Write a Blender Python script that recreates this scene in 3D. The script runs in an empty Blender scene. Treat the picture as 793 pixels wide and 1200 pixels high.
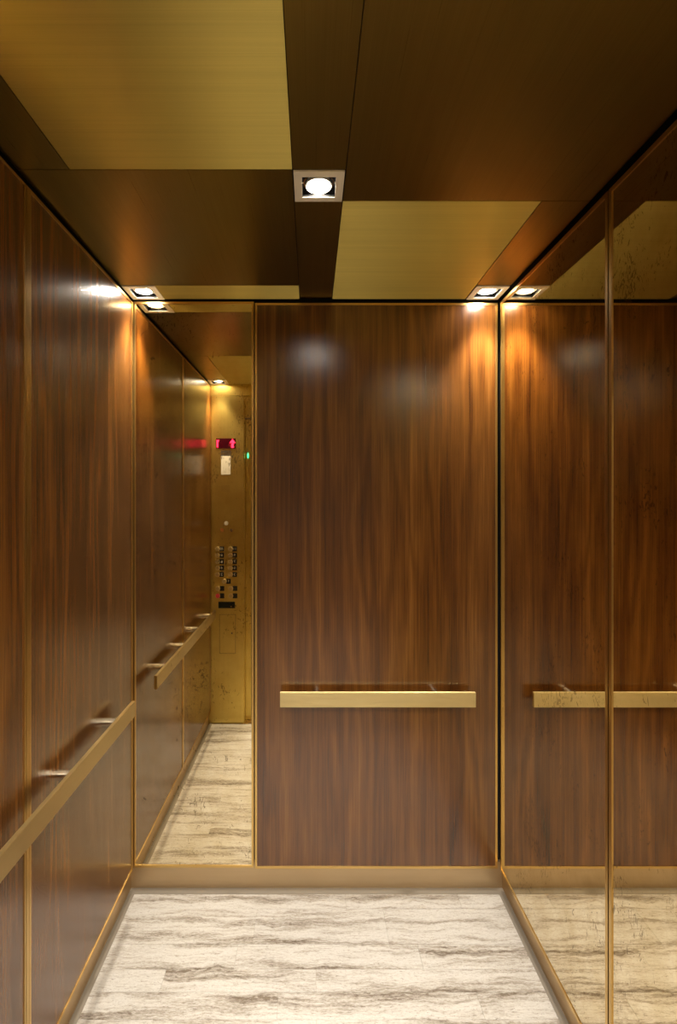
import bpy, bmesh, math, random
from mathutils import Vector, Matrix
random.seed(7)
sc = bpy.context.scene
COL = sc.collection
S = 0.0034            # metres per unit; a unit is one pixel of the photograph at the back wall
EYE = 460.0           # camera height above the floor, in units
F = 595.0             # focal length in pixels = distance camera to back wall in units

# ------------------------------------------------------------------ camera, world, exposure
cam_d = bpy.data.cameras.new('camera'); cam = bpy.data.objects.new('camera', cam_d); COL.objects.link(cam)
cam.location = (0, -F * S, EYE * S); cam.rotation_euler = (math.pi / 2, 0, 0)
cam_d.sensor_fit = 'VERTICAL'; cam_d.sensor_height = 36; cam_d.lens = F / 1200 * 36
cam_d.shift_x = (396.5 - 364) / 1200; cam_d.shift_y = -(600 - 584) / 1200
cam_d.clip_start = 0.02
sc.camera = cam
w = bpy.data.worlds.new('world'); sc.world = w; w.use_nodes = True
w.node_tree.nodes['Background'].inputs[0].default_value = (1.0, 0.82, 0.6, 1)
w.node_tree.nodes['Background'].inputs[1].default_value = 0.02
sc.view_settings.view_transform = 'Standard'; sc.view_settings.look = 'None'
sc.view_settings.gamma = 1; sc.view_settings.use_curve_mapping = False
sc.view_settings.exposure = 0.55
sc.cycles.max_bounces = 14; sc.cycles.glossy_bounces = 10; sc.cycles.diffuse_bounces = 6
sc.cycles.sample_clamp_indirect = 6.0; sc.cycles.use_denoising = True
WARM = (1.0, 0.92, 0.79)
SPOT_W = 66.0; LENS_E = 175.0
LOBBY_FILL_W = 70.0

# ------------------------------------------------------------------ helpers
def P(x, y, z): return Vector((x * S, y * S, (z + EYE) * S))
def srgb(r, g, b):
    f = lambda c: (c / 255 / 12.92) if c <= 10 else (((c / 255) + 0.055) / 1.055) ** 2.4
    return (f(r), f(g), f(b), 1)

class N:
    """small node-tree helper"""
    def __init__(s, name):
        s.m = bpy.data.materials.new(name); s.m.use_nodes = True
        s.t = s.m.node_tree; s.b = s.t.nodes['Principled BSDF']
    def n(s, typ, **kw):
        nd = s.t.nodes.new(typ)
        for k, v in kw.items():
            if k.startswith('i_'):
                key = k[2:]; key = int(key) if key.isdigit() else key.replace('_', ' ')
                if isinstance(v, bpy.types.NodeSocket): s.t.links.new(v, nd.inputs[key])
                else: nd.inputs[key].default_value = v
            else: setattr(nd, k, v)
        return nd
    def link(s, a, b): s.t.links.new(a, b)
    def set(s, key, v):
        if isinstance(v, bpy.types.NodeSocket): s.link(v, s.b.inputs[key])
        else: s.b.inputs[key].default_value = v
    def coord(s, scale, loc=None, space='Object'):
        tc = s.n('ShaderNodeTexCoord')
        mp = s.n('ShaderNodeMapping', i_Vector=tc.outputs[space], i_Scale=scale)
        if loc is not None:
            if isinstance(loc, bpy.types.NodeSocket): s.link(loc, mp.inputs['Location'])
            else: mp.inputs['Location'].default_value = loc
        return mp.outputs[0]
    def noise(s, vec, scale=1, detail=4, rough=.5, dist=0):
        return s.n('ShaderNodeTexNoise', i_Vector=vec, i_Scale=scale, i_Detail=detail, i_Roughness=rough, i_Distortion=dist).outputs[0]
    def ramp(s, fac, stops, interp='LINEAR'):
        r = s.n('ShaderNodeValToRGB', i_Fac=fac); r.color_ramp.interpolation = interp
        e = r.color_ramp.elements
        while len(e) > 1: e.remove(e[0])
        e[0].position = stops[0][0]; e[0].color = stops[0][1]
        for p, c in stops[1:]:
            x = e.new(p); x.color = c
        return r.outputs[0]
    def mix(s, fac, a, b, mode='MIX'):
        m = s.n('ShaderNodeMix', data_type='RGBA', blend_type=mode)
        for k, v in ((0, fac), (6, a), (7, b)):
            if isinstance(v, bpy.types.NodeSocket): s.link(v, m.inputs[k])
            else: m.inputs[k].default_value = v
        return m.outputs[2]
    def math(s, op, a, b=0.0, c=0.0):
        m = s.n('ShaderNodeMath', operation=op)
        for k, v in ((0, a), (1, b), (2, c)):
            if isinstance(v, bpy.types.NodeSocket): s.link(v, m.inputs[k])
            else: m.inputs[k].default_value = v
        return m.outputs[0]
    def bump(s, h, strength, dist=0.001):
        s.set('Normal', s.n('ShaderNodeBump', i_Height=h, i_Strength=strength, i_Distance=dist).outputs[0])

G = lambda v: (v, v, v, 1)

def plain(name, col, rough=.5, metal=0, emit=None, es=0):
    k = N(name); k.set('Base Color', col); k.set('Roughness', rough); k.set('Metallic', metal)
    if emit: k.set('Emission Color', emit); k.set('Emission Strength', es)
    return k.m

def brushed(name, col, grain='X', rough=.32, aniso=.8, var=.25, streak=.06):
    """brushed brass; grain X, Y or Z"""
    k = N(name)
    fine = {'X': (2, 900, 900), 'Y': (900, 2, 900), 'Z': (900, 900, 2)}[grain]
    mid = {'X': (1.5, 60, 60), 'Y': (60, 1.5, 60), 'Z': (60, 60, 1.5)}[grain]
    n1 = k.noise(k.coord(fine), 1, 3, .6); n2 = k.noise(k.coord(mid), 1, 3, .5)
    n3 = k.noise(k.coord((3, 3, 3)), 1, 3, .5)
    f = k.math('ADD', k.math('MULTIPLY', n1, .45), k.math('ADD', k.math('MULTIPLY', n2, .3), k.math('MULTIPLY', n3, .25)))
    lo = tuple(c * (1 - var) for c in col[:3]) + (1,); hi = tuple(min(1, c * (1 + var)) for c in col[:3]) + (1,)
    k.set('Base Color', k.ramp(f, [(.3, lo), (.7, hi)]))
    k.set('Metallic', 1.0)
    k.set('Roughness', k.math('MULTIPLY_ADD', n1, .12, rough - .06))
    k.set('Anisotropic', aniso)
    T = {'X': (0, 1, 0), 'Y': (1, 0, 0), 'Z': (1, 1, 0)}[grain]      # spread runs across the grain
    k.link(k.n('ShaderNodeCombineXYZ', i_0=T[0], i_1=T[1], i_2=T[2]).outputs[0], k.b.inputs['Tangent'])
    k.bump(n1, streak, .0006)
    return k.m

def walnut(name):
    k = N(name)
    tc = k.n('ShaderNodeTexCoord'); sp = k.n('ShaderNodeSeparateXYZ', i_0=tc.outputs['Object'])
    u = k.math('ADD', sp.outputs[0], sp.outputs[1])
    vec = k.n('ShaderNodeCombineXYZ', i_0=u, i_1=sp.outputs[2], i_2=0.0).outputs[0]
    def mp(sx, sz, ox=0.0): return k.n('ShaderNodeMapping', i_Vector=vec, i_Scale=(sx, sz, 1), i_Location=(ox, 0, 0)).outputs[0]
    warp = k.noise(mp(5, .55), 1, 3, .5)
    broad = k.noise(mp(13, .35, 3), 1, 4, .6, .3)
    # cathedral figure: bands of a warped field
    field = k.math('ADD', k.math('MULTIPLY', u, 22.0), k.math('MULTIPLY', warp, 16.0))
    cath = k.math('MULTIPLY_ADD', k.math('SINE', k.math('MULTIPLY', field, 3.0)), .5, .5)
    mid = k.noise(mp(110, .6, 1), 1, 4, .6)
    fine = k.noise(mp(420, 2.2, 2), 1, 3, .65)
    pores = k.noise(mp(800, 7, 5), 1, 2, .6)
    f = k.math('ADD', k.math('MULTIPLY', broad, .42), k.math('MULTIPLY', mid, .22))
    f = k.math('ADD', f, k.math('MULTIPLY', cath, .08)); f = k.math('ADD', f, k.math('MULTIPLY', fine, .31))
    col = k.ramp(f, [(.34, srgb(56, 27, 6)), (.46, srgb(86, 48, 14)), (.55, srgb(104, 63, 21)), (.66, srgb(128, 83, 34))])
    pm = k.ramp(pores, [(.36, G(.68)), (.47, G(1))])
    k.set('Base Color', k.mix(1.0, col, pm, 'MULTIPLY'))
    k.set('Roughness', k.math('MULTIPLY_ADD', fine, .08, .18)); k.set('IOR', 1.75); k.set('Specular IOR Level', .5)
    h = k.math('ADD', k.math('MULTIPLY', pores, .3), k.math('MULTIPLY', k.noise(mp(230, 130, 9), 1, 3, .6), 1.0))
    k.bump(h, .3, .0009)
    return k.m

def antique(name, seed):
    k = N(name)
    c = k.coord((1, 1, 1), (seed, seed * 1.7, seed * .6))
    clump = k.noise(c, 5.5, 3, .6)
    dash = k.noise(k.coord((62, 62, 30), (seed, 0, 0)), 1, 4, .65, 2.2)
    thr = k.math('MULTIPLY_ADD', clump, -.55, .932)
    sp = k.math('GREATER_THAN', dash, thr)
    soft = k.ramp(k.noise(c, 9, 5, .65), [(.35, G(.0)), (.75, G(1))])
    base = k.mix(soft, srgb(233, 220, 190), srgb(214, 197, 158))
    k.set('Base Color', k.mix(k.math('MULTIPLY', sp, .55), base, srgb(70, 48, 26)))
    k.set('Metallic', 1.0)
    k.set('Roughness', k.math('MULTIPLY_ADD', sp, .06, .015))
    h = k.math('MULTIPLY', dash, sp)
    return k.m

def travertine(name):
    k = N(name)
    oi = k.n('ShaderNodeObjectInfo')
    off = k.n('ShaderNodeCombineXYZ', i_0=k.math('MULTIPLY', oi.outputs['Random'], 1.3),
              i_1=k.math('MULTIPLY', oi.outputs['Random'], .35), i_2=0.0).outputs[0]
    c1 = k.coord((1.3, 17, 1), off); c2 = k.coord((7, 80, 1), off); c3 = k.coord((45, 110, 1), off)
    wob = k.noise(k.coord((5, 7, 1), off), 1, 4, .6)
    cw = k.n('ShaderNodeVectorMath', operation='ADD', i_0=c1,
             i_1=k.n('ShaderNodeCombineXYZ', i_0=0.0, i_1=k.math('MULTIPLY', wob, 1.3), i_2=0.0).outputs[0]).outputs[0]
    cw2 = k.n('ShaderNodeVectorMath', operation='ADD', i_0=c2,
              i_1=k.n('ShaderNodeCombineXYZ', i_0=0.0, i_1=k.math('MULTIPLY', wob, 4.0), i_2=0.0).outputs[0]).outputs[0]
    b1 = k.noise(cw, 1, 5, .62); b2 = k.noise(cw2, 1, 4, .6)
    b3 = k.noise(k.coord((60, 210, 1), off), 1, 5, .75)
    f = k.math('ADD', k.math('MULTIPLY', b1, .46), k.math('ADD', k.math('MULTIPLY', b2, .25), k.math('MULTIPLY', b3, .29)))
    col = k.ramp(f, [(.39, srgb(112, 103, 93)), (.45, srgb(150, 142, 132)), (.50, srgb(180, 175, 168)), (.56, srgb(196, 193, 188)), (.62, srgb(160, 152, 142))])
    # dark open veins: pits gathered along thin bands
    band = k.ramp(b1, [(.35, G(1)), (.43, G(0))])
    pit = k.noise(c3, 1, 4, .65)
    pm = k.ramp(k.math('ADD', pit, k.math('MULTIPLY', band, .20)), [(.63, G(0)), (.70, G(1))])
    tiny = k.ramp(k.noise(k.coord((160, 260, 1), off), 1, 2, .5), [(.62, G(0)), (.70, G(.7))])
    pits = k.math('MAXIMUM', pm, tiny)
    k.set('Base Color', k.mix(k.math('MULTIPLY', pits, .62), col, srgb(88, 72, 56)))
    k.set('Roughness', .42); k.set('Specular IOR Level', .4)
    k.bump(k.math('MULTIPLY', pits, -1.0), .5, .0012)
    return k.m

M = {}
M['wood'] = walnut('walnut_veneer')
M['mirror'] = antique('antique_mirror', 3.1)
M['mirror2'] = antique('antique_mirror_speckled', 9.4)
M['stone'] = travertine('travertine')
M['edge_stone'] = plain('border_stone', srgb(124, 117, 106), .5)
BR = srgb(176, 142, 78)
M['ceilX'] = brushed('brushed_brass_cross_grain', srgb(205, 186, 104), 'X', .48, .97, .14)  # same brass as the long grain; its brighter floor reflection is put into the colour
M['ceilY'] = brushed('brushed_brass_long_grain', srgb(142, 124, 64), 'Y', .3, .3, .14)  # same brass, coloured darker for the dark walls it reflects
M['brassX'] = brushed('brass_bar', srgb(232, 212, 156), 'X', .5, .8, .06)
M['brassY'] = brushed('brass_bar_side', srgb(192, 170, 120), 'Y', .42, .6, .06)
M['brassZ'] = brushed('brass_return', srgb(222, 198, 116), 'Z', .36, .3, .08)
M['edge'] = plain('polished_brass_edge', srgb(212, 178, 112), .3, 1)
M['base'] = brushed('bronze_base', srgb(206, 182, 146), 'X', .5, .7, .05)
M['baseY'] = brushed('bronze_base_side', srgb(200, 174, 136), 'Y', .42, .5, .05)
M['black'] = plain('black_backing', (.006, .005, .004, 1), .8)
M['satin'] = plain('satin_aluminium', srgb(232, 226, 212), .5, .1)
M['dark'] = plain('black_housing', (.004, .0035, .003, 1), .7)
M['chrome'] = plain('polished_reflector', srgb(225, 220, 212), .12, 1)
M['faceted'] = plain('bright_reflector', srgb(232, 226, 214), .35, .6)
M['nickel'] = plain('brushed_nickel', srgb(210, 196, 170), .25, 1)
M['lens'] = plain('lamp_lens', (1, 1, 1, 1), .3, 0, (1, .92, .8, 1), LENS_E)
M['red'] = plain('red_led', (.2, 0, .01, 1), .3, 0, (1, .02, .08, 1), 5)
M['redglass'] = plain('red_display_glass', (.035, .0, .004, 1), .2)
M['green'] = plain('green_led', (0, .3, .15, 1), .3, 0, (.05, 1, .5, 1), 3)
M['white'] = plain('white_notice', srgb(238, 232, 218), .5)
M['label'] = plain('black_label', (.012, .011, .01, 1), .4)
M['ink'] = plain('dark_ink', (.03, .025, .02, 1), .6)
M['redbtn'] = plain('red_button', (.85, .06, .09, 1), .4)
M['ringm'] = plain('pale_brass_ring', srgb(226, 204, 150), .4, .3)
M['cap'] = plain('satin_brass_cap', srgb(205, 180, 126), .4, .5)
M['amber'] = plain('amber_jewel', (.55, .2, .04, 1), .3)
M['screen'] = plain('dark_screen', (.008, .014, .012, 1), .15)
M['paint'] = plain('lobby_paint', srgb(112, 98, 80), .7)
M['lobbystone'] = plain('lobby_stone', srgb(190, 178, 160), .4)

def link(name, bm, mat, parent=None, smooth=False):
    me = bpy.data.meshes.new(name); bmesh.ops.recalc_face_normals(bm, faces=bm.faces); bm.to_mesh(me); bm.free()
    if smooth:
        for p in me.polygons: p.use_smooth = True
        me.set_sharp_from_angle(angle=math.radians(40))
    me.materials.append(mat)
    o = bpy.data.objects.new(name, me); COL.objects.link(o)
    if parent: o.parent = parent
    return o
def box(bm, x0, x1, y0, y1, z0, z1, bev=0, raw=False):
    """box in units (raw: already local units without the eye offset)"""
    zz = 0 if raw else EYE
    c = Vector(((x0 + x1) / 2, (y0 + y1) / 2, (z0 + z1) / 2 + zz)) * S
    d = (abs(x1 - x0) * S, abs(y1 - y0) * S, abs(z1 - z0) * S)
    r = bmesh.ops.create_cube(bm, size=1, matrix=Matrix.Translation(c) @ Matrix.Diagonal((*d, 1)))
    if bev:
        es = list({e for v in r['verts'] for e in v.link_edges})
        bmesh.ops.bevel(bm, geom=es, offset=bev * S, segments=2, affect='EDGES', clamp_overlap=True)
def cyl(bm, p, axis, r, L, seg=20, r2=None, raw=True):
    """cylinder from p along axis"""
    rot = {'x': Matrix.Rotation(math.pi / 2, 4, 'Y'), 'y': Matrix.Rotation(-math.pi / 2, 4, 'X'), 'z': Matrix()}[axis]
    p = Vector(p) + (Vector((0, 0, 0)) if raw else Vector((0, 0, EYE)))
    ax = {'x': Vector((1, 0, 0)), 'y': Vector((0, 1, 0)), 'z': Vector((0, 0, 1))}[axis]
    c = (p + ax * L / 2) * S
    bmesh.ops.create_cone(bm, cap_ends=True, segments=seg, radius1=r * S, radius2=(r if r2 is None else r2) * S,
                          depth=abs(L) * S, matrix=Matrix.Translation(c) @ rot)
def ring(bm, c, prof, seg=32):
    """lathe about z; prof = closed list of (r, z), units local"""
    rows = []
    for i in range(seg):
        a = 2 * math.pi * i / seg
        rows.append([bm.verts.new(((c[0] + r * math.cos(a)) * S, (c[1] + r * math.sin(a)) * S, (c[2] + z) * S)) for r, z in prof])
    for i in range(seg):
        A, B = rows[i], rows[(i + 1) % seg]
        for j in range(len(prof)):
            k = (j + 1) % len(prof)
            bm.faces.new((A[j], A[k], B[k], B[j]))
def tag(o, label=None, cat=None, group=None, kind=None):
    if label: o['label'] = label
    if cat: o['category'] = cat
    if group: o['group'] = group
    if kind: o['kind'] = kind
    return o
def empty(name, loc):
    o = bpy.data.objects.new(name, None); COL.objects.link(o); o.location = loc; o.empty_display_size = .05
    return o
def sbox(name, mat, *b, parent=None, bev=0, kind=None, label=None):
    bm = bmesh.new(); box(bm, *b, bev=bev); o = link(name, bm, mat, parent)
    if kind: o['kind'] = kind
    if label: o['label'] = label
    return o

# extents of the car (units)
XL, XR, YF, ZT, ZF = -207.5, 221.0, -440.0, 233.0, -460.0
PB, PT = -434.0, 229.0            # panel bottom and top

# ------------------------------------------------------------------ lights (real fixtures in the ceiling)
def fixture(cx, cy, label, lean=0.0):
    t = empty('recessed_downlight', P(cx, cy, ZT)); tag(t, label, 'light', 'recessed square downlights of the ceiling')
    O = 18.3; I = 12.4
    bm = bmesh.new()                                    # square trim flange, mitred
    outer = [(-O, -O), (O, -O), (O, O), (-O, O)]; inner = [(-I, -I), (I, -I), (I, I), (-I, I)]
    lv = []
    for pts, z in ((outer, .3), (outer, -.9), (inner, -1.1), (inner, -.8)):
        lv.append([bm.verts.new((x * S, y * S, z * S)) for x, y in pts])
    for a in range(4):
        A, B = lv[a], lv[(a + 1) % 4]
        for i in range(4):
            j = (i + 1) % 4; bm.faces.new((A[i], A[j], B[j], B[i]))
    link('trim_frame', bm, M['satin'], t)
    bm = bmesh.new()                                    # open-bottomed housing
    for x0, x1, y0, y1 in ((-I - 1, -I, -I - 1, I + 1), (I, I + 1, -I - 1, I + 1), (-I, I, -I - 1, -I), (-I, I, I, I + 1)):
        box(bm, x0, x1, y0, y1, 0, 22, raw=True)
    box(bm, -I - 1, I + 1, -I - 1, I + 1, 22, 23, raw=True)
    link('housing', bm, M['dark'], t)
    bm = bmesh.new(); ring(bm, (0, 0, 2.2), [(11.6, 0), (11.9, .9), (10.6, 1.2), (10.3, .2)])
    g = link('gimbal_ring', bm, M['chrome'], t, True)
    for px_ in (11.6, -12.4):
        bm = bmesh.new(); cyl(bm, (px_, 0, 2.8), 'x', .6, .8, 10)
        link('pivot_screw', bm, M['nickel'], g)
    bm = bmesh.new(); ring(bm, (0, lean, 1.2), [(9.6, 0), (10.0, .6), (9.0, 4), (5.5, 9), (5.2, 8.6), (8.2, 3.6), (9.0, .3)])
    rf = link('reflector', bm, M['faceted'], t, True)
    bm = bmesh.new(); cyl(bm, (0, lean, 1.6), 'z', 6.3, .6, 32)
    link('lamp_lens', bm, M['lens'], rf)
    ld = bpy.data.lights.new('downlight_beam', 'SPOT'); ld.energy = SPOT_W; ld.color = WARM
    ld.spot_size = math.radians(68); ld.spot_blend = .7; ld.shadow_soft_size = 7.6 * S
    lo = bpy.data.objects.new('downlight_beam', ld); COL.objects.link(lo); lo.parent = t; lo.location = (0, 0, 0.9 * S)
    return t
fixture(6, -216, 'square downlight in the middle of the brass ceiling', 2.8)
fixture(-189, -20, 'square downlight in the back left corner, above the narrow mirror')
fixture(200, -20, 'square downlight in the back right corner, beside the mirrored wall')
fixture(-189, -420, 'square downlight near the doors on the left, seen only in the narrow mirror')
fixture(200, -420, 'square downlight near the doors on the right, outside the frame')

# ------------------------------------------------------------------ floor
floor = sbox('floor', plain('mortar_bed', srgb(150, 138, 120), .8), -216, 228, YF - 2, 8, ZF - 8, ZF - 1.2, kind='structure')
tag(floor, 'pale travertine floor laid in narrow strips')
rows = [-2, -26, -71, -99, -122, -147, -186, -214, -251, -280, -322, -351, -392, -438]
joints = {1: [-60, 81], 3: [-141, 5], 4: [-30, 154], 5: [-139, 5], 0: [-120, 40, 170], 2: [-75, 110]}
for r in range(len(rows) - 1):
    js = joints.get(r) or sorted(random.sample(range(-150, 170, 40), 2))
    xs = [-205] + [j for j in js] + [219]
    for a, b in zip(xs[:-1], xs[1:]):
        bm = bmesh.new(); dz = random.uniform(-.05, .05)
        box(bm, a + .12, b - .12, rows[r + 1] + .12, rows[r] - .12 - (3 if r == 0 else 0), ZF - 1.2, ZF + dz)
        link('travertine_strip', bm, M['stone'], floor)
for b in ((-212, 226, -5, 4.5), (-212, -205, YF, -5), (219, 226, YF, -5)):
    sbox('border_strip', M['edge_stone'], *b, ZF - 1.2, ZF + .05, parent=floor, label='grey stone border strip')

# ------------------------------------------------------------------ walls with their panels
def framed(wall, name, mat, plane, a0, a1, z0=PB, z1=PT, fw=2.5, edge_name='brass_edge', tilt=0.0):
    """panel on a plane: 'back' (a = X), 'left' / 'right' (a = Y); face at the car's inside"""
    def bb(bm, u0, u1, v0, v1, d0, d1):
        if plane == 'back': box(bm, u0, u1, d0, d1, v0, v1)
        elif plane == 'left': box(bm, XL - d1, XL - d0, u0, u1, v0, v1)
        else: box(bm, XR + d0, XR + d1, u0, u1, v0, v1)
    bm = bmesh.new(); bb(bm, a0 + fw * .5, a1 - fw * .5, z0 + fw * .5, z1 - fw * .5, .7, 7.5)
    if tilt:
        c = P((a0 + a1) / 2, .7, 0)
        bmesh.ops.rotate(bm, verts=bm.verts, cent=c, matrix=Matrix.Rotation(tilt, 3, 'Z'))
    p = link(name, bm, mat, wall)
    bm = bmesh.new()
    bb(bm, a0, a0 + fw, z0, z1, 0, 8); bb(bm, a1 - fw, a1, z0, z1, 0, 8)
    bb(bm, a0 + fw, a1 - fw, z0, z0 + fw, 0, 8); bb(bm, a0 + fw, a1 - fw, z1 - fw, z1, 0, 8)
    link(edge_name, bm, M['edge'], p)
    return p

wl = sbox('wall_left', M['black'], -222, -215.5, YF - 2, 16, ZF - 8, 246, kind='structure')
wb = sbox('wall_back', M['black'], -215.5, 229, 8.2, 16, ZF - 8, 246, kind='structure')
wr = sbox('wall_right', M['black'], 229, 236, YF - 2, 16, ZF - 8, 246, kind='structure')
framed(wl, 'wood_panel', M['wood'], 'left', -220.4, -2.5)['label'] = 'walnut panel of the left wall next to the narrow mirror'
framed(wl, 'wood_panel', M['wood'], 'left', YF + 2, -224.8, fw=1.6)['label'] = 'walnut panel of the left wall nearest the doors'
sbox('joint_strip', M['edge'], XL - 8, XL, -224.0, -220.9, PB, PT, parent=wl, label='slim brass strip between the two walnut panels')
framed(wb, 'mirror_panel', M['mirror'], 'back', -208.0, -66.8, PB + 1.3, PT + 1.5, 2.6, 'mirror_edge', math.radians(-.26))['label'] = 'narrow antique mirror panel'
framed(wb, 'wood_panel', M['wood'], 'back', -65.4, 218.8, PB, PT)['label'] = 'wide walnut panel of the back wall'
framed(wr, 'mirror_panel', M['mirror'], 'right', -217.0, -2.5, fw=3.4, edge_name='mirror_edge')['label'] = 'antique mirror panel next to the back wall'
framed(wr, 'mirror_panel', M['mirror2'], 'right', YF + 2, -218.4, fw=3.4, edge_name='mirror_edge')['label'] = 'speckled antique mirror panel nearest the doors'

# recessed bases
tag(sbox('baseboard_back', M['base'], -215.5, 229, 4.5, 8.2, ZF, -429, kind='structure'), 'bronze base below the back wall')
tag(sbox('baseboard_left', M['baseY'], -215.5, -212, YF, 4.5, ZF, -429, kind='structure'), 'bronze base below the left wall')
tag(sbox('baseboard_right', M['baseY'], 226, 229, YF, 4.5, ZF, -429, kind='structure'), 'bronze base below the mirrored right wall')

# ------------------------------------------------------------------ ceiling
ceil = sbox('ceiling', M['black'], -222, 236, YF - 2, 16, 257, 264, kind='structure')
tag(ceil, 'brushed brass ceiling in a pinwheel of panels around square downlights')
a, b, c, d, e, f = -208.3, -171.0, -13.0, 25.0, 181.0, 219.4
Y0, Y1, Y2, Y3, Y4, Y5 = -1.0, -39.0, -197.0, -235.0, -401.0, -439.0
cells = [(b, c, Y1, Y0, 'X'), (a, c, Y3, Y1, 'Y'), (c, d, Y2, Y0, 'Y'), (d, e, Y2, Y0, 'X'), (e, f, Y2, Y1, 'Y'),
         (b, c, Y5, Y3, 'X'), (a, b, Y4, Y3, 'Y'), (c, d, Y5, Y3, 'Y'), (d, f, Y4, Y2, 'Y'), (d, e, Y5, Y4, 'X')]
for x0, x1, y0, y1, g in cells:
    gp = .25
    sbox('brass_panel', M['ceil' + g], x0 + gp, x1 - gp, y0 + gp, y1 - gp, ZT, ZT + 2, parent=ceil, bev=.15,
         label='bright cross-grained brass panel' if g == 'X' else 'darker brass panel brushed lengthwise')

# ------------------------------------------------------------------ front wall, opening and lobby behind the camera
OX0, OX1, OZ = -140.0, 152.0, 166.0
wf = empty('wall_front', P(0, YF, ZF)); wf['kind'] = 'structure'
def under(o, par):                       # keep world placement under a moved parent
    o.parent = par; o.matrix_parent_inverse = Matrix.Translation(-par.location); return o
for bb_, nm in (((-222, OX0, YF - 16, YF - 2, ZF - 8, 246), 'return_panel'), ((OX1, 236, YF - 16, YF - 2, ZF - 8, 246), 'return_panel'),
                ((OX0, OX1, YF - 16, YF - 2, OZ, 246), 'header_panel')):
    under(sbox(nm, M['brassZ'], *bb_, bev=.6), wf)
under(sbox('transom_strip', M['brassZ'], -214, 228, YF - 2, YF + .2, 209.6, 233), wf)
under(sbox('door_sill', M['nickel'], OX0, OX1, YF - 34, YF - 1, ZF - 8, ZF - .3), wf)
dr = sbox('door_1', M['brassZ'], -286, OX0 + 12.0, YF - 26, YF - 19, ZF, 164, bev=.5, kind='structure'); tag(dr, 'open brass car door, slid aside')
sbox('safety_edge', M['label'], OX0 + 12.0, OX0 + 14, YF - 24, YF - 20, ZF + 4, 160, parent=dr)
dr2 = sbox('door_2', M['brassZ'], OX1 + 1.0, 298, YF - 26, YF - 19, ZF, 164, bev=.5, kind='structure'); tag(dr2, 'open brass car door, slid aside on the right')
bm = bmesh.new(); cyl(bm, (0, 0, 0), 'y', 1.5, 1.6, 14); bmesh.ops.scale(bm, vec=(.8, 1, 4.2), verts=bm.verts)
g = link('indicator_light', bm, M['green'], None, True); g.location = P(OX0 + 5.5, YF - 19.2, 89)
tag(g, 'small green light glowing on the door jamb, seen in the narrow mirror', 'light')
# lobby
lf = sbox('lobby_floor', M['lobbystone'], -620, 620, -1300, YF - 34, ZF - 10, ZF - .3, kind='structure')
for nm, bb_ in (('wall_lobby', (-620, 620, -1310, -1300, ZF, 330)), ('wall_lobby_left', (-630, -620, -1300, YF - 34, ZF, 330)),
                ('wall_lobby_right', (620, 630, -1300, YF - 34, ZF, 330)), ('wall_landing', (-620, OX0 - 6, YF - 44, YF - 34, ZF, 330)),
                ('wall_landing_right', (OX1 + 6, 620, YF - 44, YF - 34, ZF, 330)), ('wall_landing_header', (OX0 - 6, OX1 + 6, YF - 44, YF - 34, 170, 330)),
                ('ceiling_lobby', (-620, 620, -1300, YF - 34, 330, 340))):
    sbox(nm, M['paint'], *bb_, kind='structure')
ld = bpy.data.lights.new('lobby_fill', 'AREA'); ld.energy = LOBBY_FILL_W; ld.color = (1, .93, .84); ld.size = 1.0  # added fill without a fixture, brightens the lower car walls through the doorway
lo = bpy.data.objects.new('lobby_fill', ld); COL.objects.link(lo); lo.location = P(0, -770, 322)

# ------------------------------------------------------------------ handrails
def bar_rail(plane, a0, a1, posts, label):
    if plane == 'back': t = empty('handrail', P((a0 + a1) / 2, 0, -239))
    else: t = empty('handrail', P(XL, (a0 + a1) / 2, -239))
    tag(t, label, 'handrail')
    bm = bmesh.new()
    if plane == 'back': box(bm, a0, a1, -15, -11.2, -239, -222, bev=.35)
    else: box(bm, XL + 11.2, XL + 15, a0, a1, -239, -222, bev=.35)
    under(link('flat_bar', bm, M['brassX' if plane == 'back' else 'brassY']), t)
    for q in posts:
        bm = bmesh.new()
        if plane == 'back': cyl(bm, (q, -11.3, -226.0), 'y', 4.2, 12.1, 24, raw=False)
        else: cyl(bm, (XL - .8, q, -226.0), 'x', 4.2, 12.1, 24, raw=False)
        under(link('standoff', bm, M['nickel'], None, True), t)
bar_rail('back', -35.1, 188.6, (7, 144), 'flat brass handrail across the walnut back wall')
bar_rail('left', -412, -38, (-378, -278, -180, -83), 'flat brass handrail along the left walnut wall')

# ------------------------------------------------------------------ control panel on the left return
K = 1.74
cp = empty('control_panel', P(-174, YF, ZF)); tag(cp, 'tall brass elevator control panel with buttons, reflected in the narrow mirror', 'control panel')
def mx(px): return (px - 369.5) * K
def mz(py): return (584 - py) * K
bm = bmesh.new()                                         # face plate with a rounded upper corner
x0, x1, z0, z1, r = -206.5, -141.5, ZF + 3, 208.6, 8
pts = [(x0, z0), (x1, z0)] + [(x1 - r + r * math.cos(t_), z1 - r + r * math.sin(t_)) for t_ in [i * math.pi / 16 for i in range(9)]] + [(x0, z1)]
fr = [bm.verts.new(P(x, YF + 1, z)) for x, z in pts]; bk = [bm.verts.new(P(x, YF - 2, z)) for x, z in pts]
bm.faces.new(fr); bm.faces.new(bk[::-1])
for i in range(len(pts)):
    j = (i + 1) % len(pts); bm.faces.new((fr[i], fr[j], bk[j], bk[i]))
under(link('face_plate', bm, M['brassZ']), cp)
def pbox(name, mat, px0, px1, py0, py1, d0, d1, parent=cp, label=None, bev=0):
    o = sbox(name, mat, mx(px0), mx(px1), YF + d0, YF + d1, mz(py1), mz(py0), bev=bev)
    if parent is cp: under(o, cp)
    else: o.parent = parent
    if label: o['label'] = label
    return o
disp = pbox('display', M['redglass'], 256.2, 279.4, 513.8, 525.6, .6, 1.6, label='dark red floor display')
bm = bmesh.new()                                         # up arrow
ax, az = mx(275.6), mz(519.6)
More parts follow.
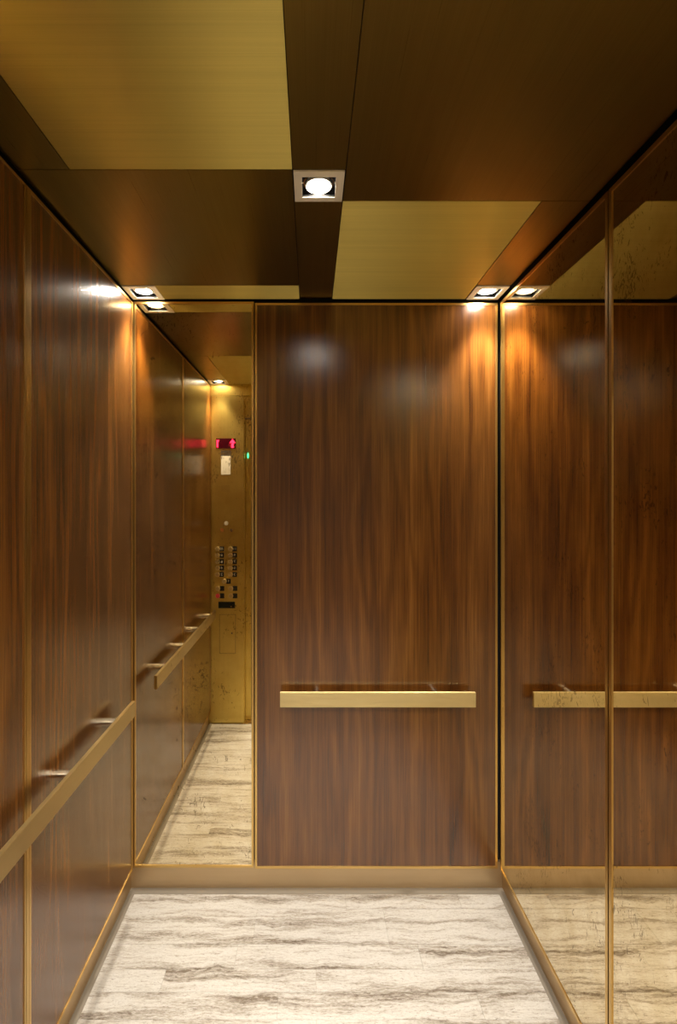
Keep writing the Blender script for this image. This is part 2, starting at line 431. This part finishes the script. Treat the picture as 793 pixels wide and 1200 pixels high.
pa = [(-6, 1), (0, 9), (6, 1), (2.4, 1), (2.4, -9), (-2.4, -9), (-2.4, 1)]
A = [bm.verts.new(P(ax + u, YF + 2.2, az + v)) for u, v in pa]; B = [bm.verts.new(P(ax + u, YF + 1.5, az + v)) for u, v in pa]
bm.faces.new(A); bm.faces.new(B[::-1])
for i in range(7): bm.faces.new((A[i], A[(i + 1) % 7], B[(i + 1) % 7], B[i]))
ar = link('arrow', bm, M['red'], disp); ar['label'] = 'glowing red up arrow'
bm = bmesh.new(); ax = mx(257.9); box(bm, ax - 1.4, ax + 1.6, YF + 1.5, YF + 2.2, az - 8, az + 7); box(bm, ax - 1.6, ax + 3.4, YF + 1.5, YF + 2.2, az + 4, az + 6.6)
link('digit', bm, M['red'], disp)['label'] = 'glowing red digit'
plate = pbox('notice_plate', M['white'], 262.2, 273.2, 534.4, 556.2, .6, 1.5, label='white notice plate', bev=.1)
for i, (u0, u1, v) in enumerate(((262.0, 264.6, 529), (265.1, 267.0, 529.3), (267.6, 269.2, 529), (270.2, 272.6, 529.4), (269.6, 271.6, 531.6),
                                 (262.6, 265.8, 533.0), (266.4, 269.0, 533.2), (269.4, 272.4, 533.0))):
    pbox('engraved_mark', M['ink'], u0, u1, v, v + 1.1, .9, 1.25)
pbox('mark_plate', M['nickel'], 261.6, 273.8, 527.6, 534.2, .6, 1.1)
bm = bmesh.new()
for i in range(5):
    for j in range(4): cyl(bm, (mx(264 + i * 1.9), YF + .8, mz(569.5 + j * 2)), 'y', .55, .5, 8, raw=False)
gr = under(link('speaker_grille', bm, M['ink']), cp)
def disc(name, mat, px, py, r, d0, d1, parent=cp, label=None):
    bm = bmesh.new(); cyl(bm, (mx(px), YF + d0, mz(py)), 'y', r, d1 - d0, 20, raw=False); o = link(name, bm, mat, None, True)
    o.parent = parent
    if parent is cp: o.matrix_parent_inverse = Matrix.Translation(-cp.location)
    if label: o['label'] = label
    return o
disc('lock_button', M['white'], 268.2, 613.2, 4.2, .6, 2.2, label='round white light')
bz = disc('key_switch', M['edge'], 263.4, 621.2, 4.4, .6, 1.9); disc('key_slot', M['amber'], 263.4, 621.2, 3.0, 1.7, 2.4, bz, 'amber jewel')
bz = disc('key_switch', M['edge'], 274.2, 621.4, 4.4, .6, 1.9); disc('key_slot', M['nickel'], 274.2, 621.4, 2.8, 1.7, 2.4, bz)
def glyph(txt, px, py, size, parent):
    cu = bpy.data.curves.new('numeral', 'FONT'); cu.body = txt; cu.size = size * S; cu.align_x = 'CENTER'; cu.align_y = 'CENTER'; cu.extrude = .15 * S
    tmp = bpy.data.objects.new('tmp', cu); COL.objects.link(tmp)
    me = bpy.data.meshes.new_from_object(tmp.evaluated_get(bpy.context.evaluated_depsgraph_get())); bpy.data.objects.remove(tmp)
    me.transform(Matrix.Translation(P(mx(px), YF + 2.35, mz(py))) @ Matrix.Rotation(math.pi, 4, 'Z') @ Matrix.Rotation(math.pi / 2, 4, 'X'))
    me.materials.clear(); me.materials.append(M['white'])
    o = bpy.data.objects.new('numeral', me); COL.objects.link(o); o.parent = parent
rowsB = [(643.2, '10', '11'), (650.6, '8', '9'), (658.2, '6', '7'), (665.6, '4', '5'), (673.2, '2', '3')]
btn = []
for y, l, r_ in rowsB: btn += [(258.0, y, l, 0), (273.2, y, r_, 0)]
btn += [(266.0, 681.2, '1', 0), (258.4, 689.6, '', 0), (273.6, 689.6, '', 0), (258.4, 698.2, '', 1), (273.6, 698.2, '', 0)]
for px, py, tx, red in btn:
    lp = pbox('label_plate', M['label'], px + 2.2, px + 7.6, py - 2.9, py + 2.9, .6, 2.2, bev=.5)
    if tx: glyph(tx, px + 5.0, py, 7.2, lp)
    bz = disc('button', M['ringm'], px, py, 4.9, .6, 2.4)
    disc('button_cap', M['redbtn'] if red else M['cap'], px, py, 4.4 if red else 3.4, 2.2, 3.6, bz, 'red button' if red else None)
    if red: bz['label'] = 'red emergency button'
sc2 = pbox('card_reader', M['screen'], 259.0, 278.4, 705.2, 712.8, .6, 1.7, label='black card reader window')
disc('status_lamp', M['amber'], 274.0, 710.8, .9, 1.5, 2.1, sc2)
bm = bmesh.new()                                         # service hatch: thin recessed-look outline
hx0, hx1, hz0, hz1 = mx(260.2), mx(279.2), mz(766), mz(720)
for bb_ in ((hx0, hx0 + .6, hz0, hz1), (hx1 - .6, hx1, hz0, hz1), (hx0, hx1, hz0, hz0 + .6), (hx0, hx1, hz1 - .6, hz1)):
    box(bm, bb_[0], bb_[1], YF + .9, YF + 1.15, bb_[2], bb_[3])
under(link('hatch_joint', bm, M['ink']), cp)
pbox('hatch_door', M['brassZ'], 260.7, 278.7, 720.5, 765.5, .8, 1.5)
disc('hatch_lock', M['nickel'], 274.8, 742, 1.8, 1.2, 2.2)
